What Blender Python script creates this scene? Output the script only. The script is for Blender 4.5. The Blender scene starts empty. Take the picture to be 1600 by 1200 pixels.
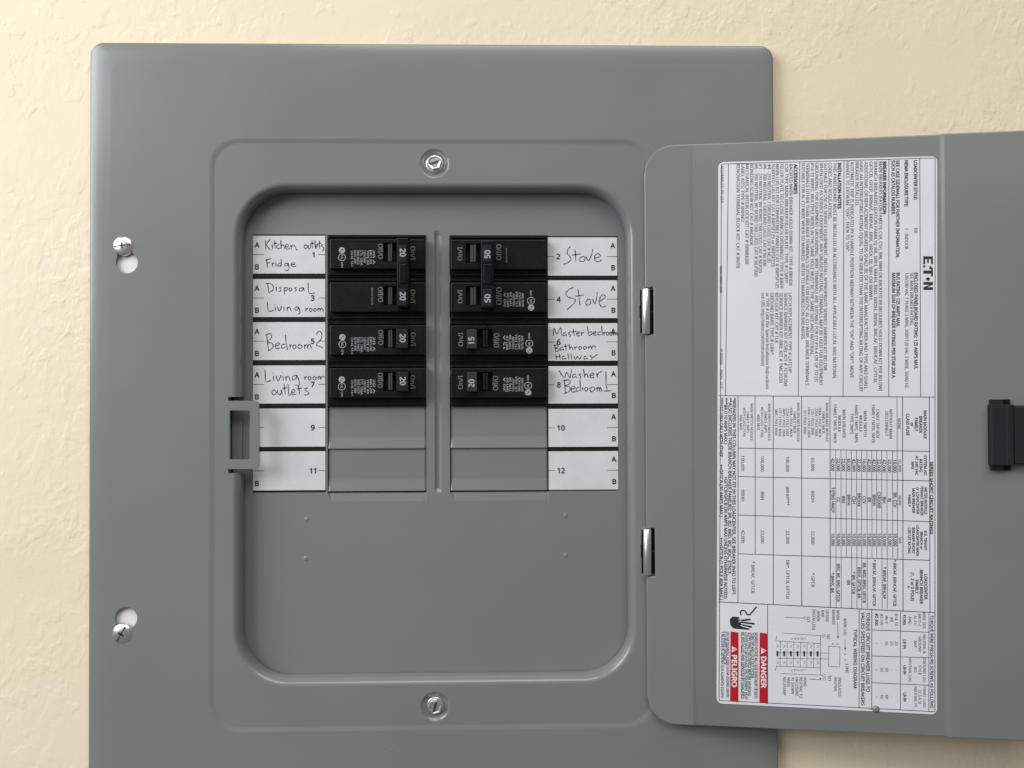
import bpy, bmesh, math, random
from mathutils import Vector, Matrix, geometry
random.seed(7)
sc = bpy.context.scene
MM = 0.001
# ------------------------------------------------------------------ camera
F, DIST = 1316.0, 500.08
PIT, YAW, ROL = -0.01270915, -0.02092863, -0.0036199
def rot(p, y, r):
    X = Matrix(((1,0,0),(0,math.cos(p),-math.sin(p)),(0,math.sin(p),math.cos(p))))
    Y = Matrix(((math.cos(y),0,math.sin(y)),(0,1,0),(-math.sin(y),0,math.cos(y))))
    Z = Matrix(((math.cos(r),-math.sin(r),0),(math.sin(r),math.cos(r),0),(0,0,1)))
    return Z @ X @ Y
RC = rot(PIT, YAW, ROL)
cam = bpy.data.cameras.new('camera'); cam.sensor_width = 36; cam.lens = F/1600*36
cam.clip_start = 0.01; cam.clip_end = 50
camo = bpy.data.objects.new('camera', cam); sc.collection.objects.link(camo)
cv = lambda v: Vector((v[0], v[2], -v[1]))
rx, ry, rz = cv(RC[0]), -cv(RC[1]), -cv(RC[2])
camo.matrix_world = Matrix(((rx.x,ry.x,rz.x,0),(rx.y,ry.y,rz.y,-DIST*MM),(rx.z,ry.z,rz.z,0),(0,0,0,1)))
sc.camera = camo
# ------------------------------------------------------------------ world, lamps, exposure
w = bpy.data.worlds.new('World'); sc.world = w; w.use_nodes = True
bg = w.node_tree.nodes['Background']; bg.inputs[0].default_value = (1.0, 0.985, 0.96, 1); bg.inputs[1].default_value = 0.17
def area(name, loc, target, sx, sz, power, col):
    l = bpy.data.lights.new(name, 'AREA'); l.shape = 'RECTANGLE'; l.size = sx; l.size_y = sz; l.energy = power; l.color = col
    o = bpy.data.objects.new(name, l); sc.collection.objects.link(o); o.location = loc
    o.rotation_euler = (Vector(target)-Vector(loc)).to_track_quat('-Z', 'Y').to_euler(); return o
area('window_light', (-1.36, -0.80, 0.66), (-0.05, 0, 0.05), 0.9, 1.1, 27, (0.905, 0.955, 1.0))
area('far_window_light', (-2.22, -3.0, 1.62), (0.0, -0.2, 0.0), 1.0, 0.95, 17, (0.92, 0.97, 1.0))
area('ceiling_light', (0.35, -1.55, 2.05), (0.05, 0, -0.05), 2.0, 1.2, 42, (1.0, 0.965, 0.91))
sc.view_settings.view_transform = 'Standard'; sc.view_settings.look = 'None'
sc.view_settings.exposure = 0.0; sc.view_settings.gamma = 1.0
sc.view_settings.use_curve_mapping = False

# ------------------------------------------------------------------ measuring: photo reading -> millimetres on a plane of depth z
def U(px, py, z=0.0):
    d = RC.transposed() @ Vector(((px-800)/F, (py-600)/F, 1.0)); t = (z+DIST)/d.z
    return (d.x*t, -d.y*t)
def GX(px, z=10.0): return U(px, 560, z)[0]
def GZ(py, z=10.0): return U(683, py, z)[1]

# ------------------------------------------------------------------ materials
def mat(name, col, rough=0.5, metal=0.0, spec=0.5, coat=0.0):
    m = bpy.data.materials.new(name); m.use_nodes = True
    b = m.node_tree.nodes['Principled BSDF']
    b.inputs['Base Color'].default_value = (*col, 1); b.inputs['Roughness'].default_value = rough
    b.inputs['Metallic'].default_value = metal; b.inputs['Specular IOR Level'].default_value = spec
    b.inputs['Coat Weight'].default_value = coat
    return m, m.node_tree, b
def node(nt, typ, **kw):
    n = nt.nodes.new(typ)
    for k, v in kw.items():
        if k.startswith('i_'): n.inputs[k[2:].replace('_', ' ')].default_value = v
        else: setattr(n, k, v)
    return n
def coords(nt, scale):
    tc = node(nt, 'ShaderNodeTexCoord'); mp = node(nt, 'ShaderNodeMapping'); mp.inputs['Scale'].default_value = scale
    nt.links.new(tc.outputs['Object'], mp.inputs[0]); return mp.outputs[0]
def noise(nt, co, scale, detail=3, rough=0.5, dist=0.0):
    n = node(nt, 'ShaderNodeTexNoise'); n.inputs['Scale'].default_value = scale; n.inputs['Detail'].default_value = detail
    n.inputs['Roughness'].default_value = rough; n.inputs['Distortion'].default_value = dist
    nt.links.new(co, n.inputs['Vector']); return n.outputs['Fac']
def ramp(nt, fac, stops):
    r = node(nt, 'ShaderNodeValToRGB'); e = r.color_ramp.elements
    e[0].position, e[0].color = stops[0][0], (*stops[0][1], 1); e[1].position, e[1].color = stops[-1][0], (*stops[-1][1], 1)
    for p, c in stops[1:-1]:
        k = e.new(p); k.color = (*c, 1)
    nt.links.new(fac, r.inputs[0]); return r.outputs[0]
def bump(nt, b, h, strength, dist, prev=None):
    n = node(nt, 'ShaderNodeBump'); n.inputs['Strength'].default_value = strength; n.inputs['Distance'].default_value = dist
    nt.links.new(h, n.inputs['Height'])
    if prev: nt.links.new(prev, n.inputs['Normal'])
    nt.links.new(n.outputs[0], b.inputs['Normal']); return n.outputs[0]
def math_(nt, op, a, c):
    n = node(nt, 'ShaderNodeMath', operation=op)
    for i, v in enumerate((a, c)):
        if isinstance(v, (int, float)): n.inputs[i].default_value = v
        else: nt.links.new(v, n.inputs[i])
    return n.outputs[0]

M = {}
# wall: cream paint over hand-trowelled plaster
m, nt, b = mat('cream_wall', (0.80, 0.70, 0.50), 0.55, spec=0.3); M['wall'] = m
co = coords(nt, (1, 1, 1))
c = ramp(nt, noise(nt, co, 7, 4), [(0.3, (0.785, 0.67, 0.495)), (0.52, (0.815, 0.70, 0.525)), (0.72, (0.835, 0.70, 0.560))])
nt.links.new(c, b.inputs['Base Color'])
tr = coords(nt, (1.15, 1, 0.92))
h1 = ramp(nt, noise(nt, tr, 66, 3, 0.5, 0.45), [(0.50, (0,0,0)), (0.60, (1,1,1))])
h2 = noise(nt, tr, 150, 3, 0.55, 0.5)
h4 = ramp(nt, noise(nt, tr, 105, 1, 0.5, 0.2), [(0.66, (0,0,0)), (0.74, (1,1,1))])
mk = ramp(nt, noise(nt, co, 11, 2), [(0.40, (0.12,)*3), (0.62, (1,)*3)])
rg = node(nt, 'ShaderNodeTexNoise'); rg.noise_type = 'RIDGED_MULTIFRACTAL'; rg.inputs['Scale'].default_value = 17; rg.inputs['Detail'].default_value = 2
rg.inputs['Distortion'].default_value = 0.35; nt.links.new(tr, rg.inputs['Vector'])
h3 = ramp(nt, rg.outputs['Fac'], [(0.75, (0,)*3), (1.0, (1,)*3)])
hh = math_(nt, 'ADD', math_(nt, 'MULTIPLY', h1, 0.34), math_(nt, 'MULTIPLY', h2, 0.75))
hh = math_(nt, 'ADD', math_(nt, 'MULTIPLY', hh, mk), math_(nt, 'ADD', math_(nt, 'MULTIPLY', h3, 0.10), math_(nt, 'MULTIPLY', h4, 0.22)))
p = bump(nt, b, hh, 0.55, 0.0010)
bump(nt, b, noise(nt, co, 520, 3), 0.22, 0.0003, p)

def paint(name, col, rough=0.33):
    m, nt, b = mat(name, col, rough, spec=0.25, coat=0.75)
    b.inputs['Coat Roughness'].default_value = 0.18; b.inputs['Coat IOR'].default_value = 1.45
    co = coords(nt, (1, 1, 1))
    v = ramp(nt, noise(nt, co, 14, 4), [(0.3, tuple(x*0.96 for x in col)), (0.7, tuple(x*1.035 for x in col))])
    nt.links.new(v, b.inputs['Base Color'])
    r = node(nt, 'ShaderNodeMapRange'); r.inputs['To Min'].default_value = rough-0.05; r.inputs['To Max'].default_value = rough+0.07
    nt.links.new(noise(nt, co, 30, 5, 0.6), r.inputs['Value']); nt.links.new(r.outputs[0], b.inputs['Roughness'])
    p = bump(nt, b, noise(nt, co, 1100, 2), 0.10, 0.0001)
    bump(nt, b, noise(nt, co, 7, 1), 0.16, 0.005, p)
    return m
M['paint'] = paint('grey_enamel', (0.193, 0.203, 0.196))
M['paint2'] = paint('grey_enamel_inner', (0.186, 0.196, 0.190), 0.42)
def plastic(name, col, rough, dust=0.35):
    m, nt, b = mat(name, col, rough, spec=0.22)
    co = coords(nt, (1, 1, 1))
    d = ramp(nt, noise(nt, co, 900, 4, 0.75), [(0.56, (0,)*3), (0.82, (1,)*3)])
    d2 = ramp(nt, noise(nt, co, 70, 4, 0.7), [(0.45, (0,)*3), (0.8, (1,)*3)])
    mx = node(nt, 'ShaderNodeMix', data_type='RGBA'); mx.inputs[6].default_value = (*col, 1); mx.inputs[7].default_value = (0.16, 0.15, 0.135, 1)
    f = math_(nt, 'MULTIPLY', math_(nt, 'ADD', math_(nt, 'MULTIPLY', d, 0.55), math_(nt, 'MULTIPLY', d2, 0.10)), dust)
    nt.links.new(f, mx.inputs[0]); nt.links.new(mx.outputs[2], b.inputs['Base Color'])
    bump(nt, b, noise(nt, co, 2500, 2), 0.12, 0.00008)
    return m
M['black'] = plastic('black_breaker_plastic', (0.0065, 0.0062, 0.0062), 0.38, 0.35)
M['tie'] = plastic('blue_black_plastic', (0.0045, 0.005, 0.0068), 0.33, 0.15)
M['handle'] = plastic('worn_handle_plastic', (0.014, 0.014, 0.017), 0.42, 0.45)
M['greypl'] = plastic('grey_slider_plastic', (0.06, 0.06, 0.06), 0.4, 0.3)
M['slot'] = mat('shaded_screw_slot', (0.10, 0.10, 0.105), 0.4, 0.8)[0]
M['dark'] = mat('dark_gap', (0.005, 0.005, 0.005), 0.75, spec=0.15)[0]
M['strip'] = mat('black_printed_strip', (0.010, 0.0095, 0.009), 0.6, spec=0.2)[0]
M['latch'] = plastic('latch_plastic', (0.016, 0.0175, 0.0185), 0.55, 0.15)
def metal(name, col, rough):
    m, nt, b = mat(name, col, rough, 1.0)
    co = coords(nt, (1, 1, 1)); bump(nt, b, noise(nt, co, 900, 3), 0.25, 0.0001); return m
M['zinc'] = metal('zinc_plate', (0.82, 0.83, 0.84), 0.34)
M['pin'] = metal('nickel_pin', (0.80, 0.79, 0.77), 0.38)
m, nt, b = mat('label_paper', (0.66, 0.66, 0.68), 0.5, spec=0.35); M['paper'] = m
co = coords(nt, (1, 1, 1)); nt.links.new(ramp(nt, noise(nt, co, 55, 4, 0.6), [(0.3, (0.58, 0.58, 0.595)), (0.7, (0.655, 0.655, 0.67))]), b.inputs['Base Color'])
bump(nt, b, noise(nt, co, 60, 2), 0.15, 0.0006)
m, nt, b = mat('door_label_vinyl', (0.66, 0.67, 0.70), 0.38, spec=0.45); M['vinyl'] = m
co = coords(nt, (1, 1, 1)); bump(nt, b, noise(nt, co, 25, 2), 0.12, 0.0015)
nt.links.new(ramp(nt, noise(nt, co, 20, 3), [(0.3, (0.67, 0.68, 0.715)), (0.7, (0.72, 0.73, 0.76))]), b.inputs['Base Color'])
M['ink'] = mat('black_ink', (0.022, 0.022, 0.024), 0.55)[0]
M['ink2'] = mat('fine_print_ink', (0.03, 0.03, 0.035), 0.55)[0]
M['pen'] = mat('pen_ink', (0.045, 0.045, 0.052), 0.5)[0]
M['white'] = mat('white_print', (0.33, 0.33, 0.35), 0.6)[0]
M['handle_lit'] = plastic('dusty_handle_plastic', (0.034, 0.034, 0.037), 0.5, 0.5)  # paler copy of the handle plastic; light on the tilted face put in the colour
M['dimwhite'] = mat('worn_white_print', (0.15, 0.148, 0.145), 0.6)[0]
M['emboss'] = mat('moulded_lettering', (0.075, 0.073, 0.07), 0.5)[0]
M['red'] = mat('red_ink', (0.45, 0.008, 0.020), 0.45)[0]
M['knock'] = mat('white_on_red', (0.70, 0.70, 0.72), 0.5)[0]
M['ear'] = mat('white_plaster_patch', (0.74, 0.72, 0.70), 0.6)[0]

# ------------------------------------------------------------------ mesh helpers (mm, x right, y into the wall, z up)
class MB:
    def __init__(s): s.v = []; s.f = []; s.sm = []
    def add(s, vs, fs, smooth=False):
        o = len(s.v); s.v += [tuple(v) for v in vs]
        for f in fs: s.f.append(tuple(i+o for i in f)); s.sm.append(smooth)
    def frustum(s, back, front, y0, y1):   # rects (x0,x1,z0,z1); y0 front (towards camera), y1 back
        bx0,bx1,bz0,bz1 = back; fx0,fx1,fz0,fz1 = front
        vs = [(fx0,y0,fz0),(fx1,y0,fz0),(fx1,y0,fz1),(fx0,y0,fz1),(bx0,y1,bz0),(bx1,y1,bz0),(bx1,y1,bz1),(bx0,y1,bz1)]
        s.add(vs, [(0,1,2,3),(5,4,7,6),(0,4,5,1),(1,5,6,2),(2,6,7,3),(3,7,4,0)])
    def box(s, x0,x1,z0,z1,y0,y1):
        if x0 > x1: x0,x1 = x1,x0
        if z0 > z1: z0,z1 = z1,z0
        s.frustum((x0,x1,z0,z1),(x0,x1,z0,z1),y0,y1)
    def plate(s, loops, y0, y1=None, ydef=None):   # polygon with holes, front face at y0, walls to y1
        flat = [p for lp in loops for p in lp]; edges = []; k = 0
        for lp in loops:
            edges += [(k+i, k+(i+1) % len(lp)) for i in range(len(lp))]; k += len(lp)
        vo, eo, fo, *_ = geometry.delaunay_2d_cdt([Vector(p) for p in flat], edges, [], 0, 1e-5)
        def inside(p, lp):
            c = False
            for i in range(len(lp)):
                (x1, y1_), (x2, y2_) = lp[i-1], lp[i]
                if (y1_ > p[1]) != (y2_ > p[1]) and p[0] < (x2-x1)*(p[1]-y1_)/(y2_-y1_)+x1: c = not c
            return c
        fs = []
        for t in fo:
            P_ = [vo[i] for i in t]; g = (P_[0]+P_[1]+P_[2])/3
            if not inside(g, loops[0]) or any(inside(g, h) for h in loops[1:]): continue
            ar = (P_[1].x-P_[0].x)*(P_[2].y-P_[0].y)-(P_[2].x-P_[0].x)*(P_[1].y-P_[0].y)
            if abs(ar) < 1e-9: continue
            fs.append(tuple(t) if ar > 0 else (t[0],t[2],t[1]))
        flat = [(v.x, v.y) for v in vo]
        s.add([(a,y0,b_) for a,b_ in flat], fs)
        if y1 is not None:
            s.add([(a,y1,b_) for a,b_ in flat], [tuple(reversed(f)) for f in fs])
            for lp in loops: s.strip([lp, lp], [y0, y1])
    def strip(s, loops, ys, smooth=False, close=True):
        n = len(loops[0]); vs = []
        for lp, y in zip(loops, ys): vs += [(a, y, b_) for a,b_ in lp]
        fs = []
        for k in range(len(loops)-1):
            for i in range(n if close else n-1):
                j = (i+1) % n; fs.append((k*n+i, k*n+j, (k+1)*n+j, (k+1)*n+i))
        s.add(vs, fs, smooth)
    def lathe(s, cx, cz, prof, n=32, smooth=True, cap=True):   # prof [(r,y)...] around the y axis
        loops = [[(cx+r*math.cos(2*math.pi*i/n), cz+r*math.sin(2*math.pi*i/n)) for i in range(n)] for r,_ in prof]
        s.strip(loops, [y for _,y in prof], smooth)
        if cap: s.add([(a, prof[-1][1], b_) for a,b_ in loops[-1]], [tuple(range(n))])
    def tube_z(s, cx, cy, r, z0, z1, n=24, bev=0.4):
        prof = [(r-bev,z0),(r,z0+bev),(r,z1-bev),(r-bev,z1)]
        vs = []; fs = []
        for rr_,zz in prof: vs += [(cx+rr_*math.cos(2*math.pi*i/n), cy+rr_*math.sin(2*math.pi*i/n), zz) for i in range(n)]
        for k in range(3):
            for i in range(n): j=(i+1)%n; fs.append((k*n+i,k*n+j,(k+1)*n+j,(k+1)*n+i))
        s.add(vs, fs, True); s.add([vs[i] for i in range(n)], [tuple(range(n))[::-1]]); s.add([vs[3*n+i] for i in range(n)], [tuple(range(n))])
    def build(s, name, material, parent=None, bevel=0, seg=2, recalc=True, weld=True):
        me = bpy.data.meshes.new(name)
        off = Vector((0,0,0)) if parent is None or not parent.get('_base') else Vector(parent['_base'])
        me.from_pydata([((x-off.x)*MM, (y-off.y)*MM, (z-off.z)*MM) for x,y,z in s.v], [], s.f)
        me.polygons.foreach_set('use_smooth', s.sm)
        if weld or recalc:
            bm = bmesh.new(); bm.from_mesh(me)
            if weld: bmesh.ops.remove_doubles(bm, verts=bm.verts, dist=1e-6)
            if recalc: bmesh.ops.recalc_face_normals(bm, faces=bm.faces)
            bm.to_mesh(me); bm.free()
        me.materials.append(material)
        return link(name, me, parent, bevel, seg)
def link(name, me, parent, bevel=0, seg=2):
    o = bpy.data.objects.new(name, me); sc.collection.objects.link(o)
    if parent: o.parent = parent; 
    if parent and parent.get('_base'): o['_base'] = list(parent['_base'])
    if bevel:
        md = o.modifiers.new('bevel', 'BEVEL'); md.width = bevel*MM; md.segments = seg; md.limit_method = 'ANGLE'; md.angle_limit = math.radians(35)
        md.harden_normals = False
    return o
def thing(name, label, cat, base, group=None):
    o = bpy.data.objects.new(name, None); sc.collection.objects.link(o); o.empty_display_size = 0.02
    o.location = Vector(base)*MM; o['label'] = label; o['category'] = cat; o['_base'] = list(base)
    if group: o['group'] = group
    return o
def rrect(x0, x1, z0, z1, r, n=10, left=()):     # anticlockwise from the lower right corner; left = extra z stops (x shift) down the left side
    pts = []
    for cx, cz, a0 in ((x1-r, z0+r, -90), (x1-r, z1-r, 0), (x0+r, z1-r, 90), (x0+r, z0+r, 180)):
        for i in range(n+1):
            a = math.radians(a0+90*i/n); pts.append((cx+r*math.cos(a), cz+r*math.sin(a)))
        if a0 == 90:
            for zz, dx in left: pts.append((x0+dx, zz))
    return pts
def circ(cx, cz, r, n=24): return [(cx+r*math.cos(2*math.pi*i/n), cz+r*math.sin(2*math.pi*i/n)) for i in range(n)]

# ------------------------------------------------------------------ lettering: every string becomes flat geometry
TXT = []
def text(sink, s, org, A, B, length=None, height=1.0, align='l', bold=0.0):
    # org 3D mm, A unit vector along the line, B unit vector up the glyphs
    TXT.append((sink, s, Vector(org), Vector(A), Vector(B), length, height, align, bold))
def sans():
    d = bpy.utils.system_resource('DATAFILES')
    try: return bpy.data.fonts.load(d+'/fonts/NotoSansHebrew-Regular.woff2')
    except Exception: return None
def flush_text():
    cache = {}; tmp = []; fnt = sans()
    for t in [(None,'H',0,0,0,0,0,0,0.0)]+TXT:
        k = (t[1], t[8])
        if k in cache: continue
        c = bpy.data.curves.new('t', 'FONT'); c.body = t[1]; c.size = 1.0; c.resolution_u = 2
        if fnt: c.font = fnt
        c.offset = 0.0; c.fill_mode = 'FRONT' if hasattr(c,'fill_mode') else c.fill_mode
        o = bpy.data.objects.new('t', c); sc.collection.objects.link(o); cache[k] = o; tmp.append(o)
    dg = bpy.context.evaluated_depsgraph_get(); dg.update()
    data = {}
    for k, o in cache.items():
        me = o.evaluated_get(dg).to_mesh()
        vs = [(v.co.x, v.co.y) for v in me.vertices]; fs = [tuple(p.vertices) for p in me.polygons]
        data[k] = (vs, fs); o.evaluated_get(dg).to_mesh_clear()
    for o in tmp:
        c = o.data; bpy.data.objects.remove(o); bpy.data.curves.remove(c)
    cap = max(v[1] for v in data[('H', 0.0)][0])
    for sink, s, org, A, B, length, height, align, bold in TXT:
        vs, fs = data[(s, bold)]
        if not vs: continue
        x0 = min(v[0] for v in vs); x1 = max(v[0] for v in vs)
        sy = height/cap
        sx = (length/(x1-x0)) if length else sy
        off = {'l': x0, 'c': (x0+x1)/2, 'r': x1}[align]
        rb = (0.020 + bold*0.8)
        N = A.cross(B); N = N if N.y < 0 else -N
        for q, (ea, eb) in enumerate(((0,0),(rb,0),(-rb,0),(0,rb),(0,-rb)) if bold > 0.005 else ((rb*0.9,0),(-rb*0.9,0))):
            sink.add([org + A*((a+ea-off)*sx) + B*((b_+eb)*sy) + N*(0.004*q) for a,b_ in vs], fs)
    TXT.clear()
def ribbon(sink, pts, wd, to3, nsub=5):
    # smooth pen stroke through pts; to3(x, y) -> Vector mm
    P = [Vector(p) for p in pts]
    if len(P) == 1: P = [P[0], P[0]+Vector((3, 4))]
    Q = []
    for i in range(len(P)-1):
        p0 = P[i-1] if i else P[i]*2-P[i+1]; p1, p2 = P[i], P[i+1]; p3 = P[i+2] if i+2 < len(P) else p2*2-p1
        for k in range(nsub):
            t = k/nsub; Q.append(0.5*((2*p1)+(p2-p0)*t+(2*p0-5*p1+4*p2-p3)*t*t+(3*p1-p0-3*p2+p3)*t**3))
    Q.append(P[-1]); R3 = [to3(q.x, q.y) for q in Q]; n = len(R3); vs = []
    for i in range(n):
        d = (R3[min(i+1, n-1)]-R3[max(i-1, 0)]); d.y = 0
        if d.length < 1e-9: d = Vector((1,0,0))
        d.normalize(); nn = Vector((-d.z, 0, d.x)); ww = wd*(0.38+0.10*math.sin(i*0.9)+random.uniform(0,0.06))
        vs += [R3[i]+nn*ww, R3[i]-nn*ww]
    sink.add(vs, [(2*i, 2*i+1, 2*i+3, 2*i+2) for i in range(n-1)])

# ================================================================== the wall
OP = rrect(-161, 98, -174, 128, 5, 2)
mb = MB()
mb.plate([[(-900,-700),(900,-700),(900,700),(-900,700)], OP], 6.0)
wall = mb.build('wall', M['wall']); wall['kind'] = 'structure'

# ================================================================== electrical panel
panel = thing('electrical_panel', 'grey steel electrical panel set into the cream plaster wall with its door swung open', 'electrical panel', (-35, 6, -22))
# ---- keyhole slots and screws down the left edge
K1, K1b = U(192, 384), U(198, 410); K2, K2b = U(190.5, 990), U(197, 966)
def keyhole(s, h, r=6.5, rs=4.6):
    s, h = Vector(s), Vector(h); d = (s-h).normalized(); n = Vector((-d.y, d.x)); pts = []
    L = (s-h).length; a0 = math.asin(rs/r)
    ang = math.atan2(d.y, d.x)
    for i in range(25):
        a = ang+a0+(2*math.pi-2*a0)*i/24; pts.append((h.x+r*math.cos(a), h.y+r*math.sin(a)))
    for i in range(9):
        a = ang-math.pi/2+math.pi*i/8; pts.append((s.x+rs*math.cos(a), s.y+rs*math.sin(a)))
    return pts
kh1, kh2 = keyhole(K1, K1b), keyhole(K2, K2b)
S1, S2 = U(679, 256, 2), U(680, 1103, 2)
# ---- cover sheet
cov = MB()
cx0, cx1, cz0, cz1 = -238.6, 168.6, -262.0, 209.6
def L(ins, r): return rrect(cx0+ins, cx1-ins, cz0+ins, cz1-ins, r, 12)
cov.strip([L(0.0, 8.0), L(0.0, 8.0), L(0.25, 7.8), L(0.8, 7.4), L(1.6, 7.0), L(8, 6), L(13, 5)], [6.0, 1.9, 1.10, 0.5, 0.30, 0.16, 0.0], True)
rec_o = rrect(-168.2, 95.2, -197.9, 152.6, 17, 10)
cov.plate([L(13, 5), rec_o, kh1, kh2], 0.0)
for kh in (kh1, kh2): cov.strip([kh, kh], [0.0, 1.4])
def RI(ins): return rrect(-168.2+ins, 95.2-ins, -197.9+ins, 152.6-ins, 17-ins*0.5, 10)
cov.strip([rec_o, RI(0.9), RI(2.3), RI(3.2)], [0.0, 0.10, 0.62, 0.75], True)
ox0, ox1, oz0, oz1, orr = -150.6, 80.2, -167.4, 122.4, 28.0
NT, NB = U(683, 619, 3)[1], U(683, 737, 3)[1]
NX = -6.6
def O(out, nx=True):
    k = NX-out*0 if nx else 0
    return rrect(ox0-out, ox1+out, oz0-out, oz1+out, orr+out, 12, left=((NT, 0), (NT-0.01, NX+out), (NB+0.01, NX+out), (NB, 0)))
hs = []
for a, c_ in ((451, 522), (826, 898)):
    t_, b_ = U(1010, a, 0)[1], U(1010, c_, 0)[1]
    hs.append([(GX(1000, 2), b_+0.6), (GX(1021, 2), b_+0.6), (GX(1021, 2), t_-0.6), (GX(1000, 2), t_-0.6)])
d1, d2 = circ(S1[0], S1[1], 9.0), circ(S2[0], S2[1], 9.0)
cov.plate([RI(3.2), O(4.2), d1, d2]+hs, 0.75)
for h in hs: cov.strip([h, h], [0.75, 3.0])
for s in (S1, S2): cov.lathe(s[0], s[1], [(9.0, 0.75), (8.2, 1.0), (7.2, 2.3), (6.4, 2.75), (4.0, 2.8)], 24, True)
cov.strip([O(4.2), O(3.2), O(2.1), O(1.1), O(0.35), O(0.05), O(0.0), O(0.0)], [0.75, 0.85, 1.4, 2.5, 4.2, 6.0, 9.6, 10.4], True)
cov.strip([O(0.0), O(1.0), O(1.0)], [10.4, 10.4, 6.0])
cover = cov.build('cover', M['paint'], panel, recalc=False)
cover.data.polygons.foreach_get  # keep reference
md = cover.modifiers.new('edge', 'EDGE_SPLIT'); md.split_angle = math.radians(40)
for (px, py, rr_) in ((612, 1172, 0.5),):
    mb = MB(); x, z = U(px, py, 0); mb.lathe(x, z, [(rr_, 0.02), (rr_*0.8, -0.15), (rr_*0.3, -0.28)], 12); mb.build('paint_drip', M['paint'], panel)
# ---- latch loop over the opening's left edge
lt, lb = U(683, 625, 2)[1], U(683, 731, 2)[1]; ll, lr = GX(352, 2), GX(405.5, 2)
wt, wb = U(683, 640, 2)[1], U(683, 716, 2)[1]; wl, wr_ = GX(360, 2), GX(391.5, 2)
mb = MB()
def lloop(x0, x1, z0, z1, r, n=5):
    pts = [(x0, z0)]
    for cx, cz, a0 in ((x1-r, z0+r, -90), (x1-r, z1-r, 0)):
        pts += [(cx+r*math.cos(math.radians(a0+90*i/n)), cz+r*math.sin(math.radians(a0+90*i/n))) for i in range(n+1)]
    return pts+[(x0, z1)]
mb.plate([lloop(ll, lr, lb, lt, 2.6), rrect(wl, wr_, wb, wt, 0.9, 4)], 0.55, 2.1)
mb.build('latch_loop', M['paint'], panel, 0.3, 3)
mb = MB(); mb.frustum((wl-1, wl+6, wb-1, wt+1), (wl-1, wl+5, wb-1, wt+1), 7.6, 10.2); mb.box(wl-1.5, wr_+1, wb-2, wt+2, 9.0, 10.6)
mb.build('latch_backing', M['paint2'], panel, 0.2)
# ---- white patch seen through the keyholes, mounting screws
for (s, h) in ((K1, K1b), (K2, K2b)):
    mb = MB(); cxm, czm = (s[0]+h[0])/2, (s[1]+h[1])/2
    mb.box(cxm-12, cxm+12, czm-17, czm+17, 2.2, 5.8); mb.build('mounting_ear', M['ear'], panel, 0.3)
def screw_head(name, cx, cz, r, y, slot_ang, hexa=False, lab=None):
    root = MB()
    if hexa:
        root.lathe(cx, cz, [(r*1.02, y+1.6), (r*1.02, y+1.0), (r*0.93, y+0.75), (r*0.80, y+0.8), (r*0.72, y+0.9)], 32)
        hx = [(cx+r*0.80*math.cos(math.radians(60*i+14)), cz+r*0.80*math.sin(math.radians(60*i+14))) for i in range(6)]
        hx2 = [(cx+(a-cx)*0.93, cz+(b_-cz)*0.93) for a,b_ in hx]; hx3 = [(cx+(a-cx)*0.72, cz+(b_-cz)*0.72) for a,b_ in hx]
        root.strip([hx, hx, hx2, hx3], [y+0.9, y-1.7, y-2.1, y-1.75]); root.add([(a, y-1.75, b_) for a,b_ in hx3], [tuple(range(6))])
    else:
        root.lathe(cx, cz, [(r, y+1.0), (r, y+0.35), (r*0.96, y-0.2), (r*0.82, y-0.9), (r*0.6, y-1.45), (r*0.34, y-1.75), (r*0.14, y-1.85)], 36)
    o = root.build(name, M['zinc'], panel)
    if lab: o['label'] = lab
    sl = MB(); a = math.radians(slot_ang); ys = y-1.9 if not hexa else y-1.80
    def bar(an, wd, ln):
        d = Vector((math.cos(an), math.sin(an))); n = Vector((-d.y, d.x)); c_ = Vector((cx, cz))
        p = [c_+d*ln+n*wd, c_-d*ln+n*wd, c_-d*ln-n*wd, c_+d*ln-n*wd]
        sl.plate([[tuple(q) for q in p]], ys, ys+0.5)
    if hexa: bar(a, r*0.14, r*0.60)
    else: bar(a, r*0.055, r*0.80); bar(a+math.pi/2, r*0.10, r*0.30)
    sl.build('screw_slot', M['slot'], o)
    return o
screw_head('mounting_screw', K1[0], K1[1], 6.0, 0.2, 8)
screw_head('mounting_screw', K2[0], K2[1], 6.0, 0.2, 60)
screw_head('cover_screw', S1[0], S1[1], 5.2, 1.4, 18, True)
screw_head('cover_screw', S2[0], S2[1], 5.0, 1.4, 75, True)

# ---- enclosure behind, dead front
mb = MB(); mb.box(-161, 98, -174, 128, 70, 72)
mb.strip([OP, OP], [6.5, 70]); mb.build('enclosure_box', M['paint2'], panel, recalc=False)
YD = 11.4
LX0, LX1, RX0, RX1 = GX(511), GX(665.5), GX(702.5), GX(857)
R0, R4, R5, R6 = GZ(367), GZ(635), GZ(701.5), GZ(769.5)
RR = GZ(787)
G = (GX(678.5), GX(682), GX(685.5), GX(690))
xs = [-160.5, LX0, LX1, G[0], G[1], G[2], G[3], RX0, RX1, 97.5]
zs = [127.5, R0+3.0, R0, GZ(764), R6, RR, -173.5]
dep = lambda i, j: 1.4 if (i in (4, 5) and 2 <= j <= 4) else 0.0
mb = MB(); idx = {}
for j, z in enumerate(zs):
    for i, x in enumerate(xs): idx[i, j] = len(mb.v); mb.v.append((x, YD+(dep(i, j) if 2 <= j <= 3 else 0), z))
for j in range(len(zs)-1):
    for i in range(len(xs)-1):
        if i in (1, 7) and 2 <= j <= 4: continue
        if j == 1 and i in (3,4,5) or True:
            mb.f.append((idx[i,j], idx[i,j+1], idx[i+1,j+1], idx[i+1,j])); mb.sm.append(False)
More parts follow.
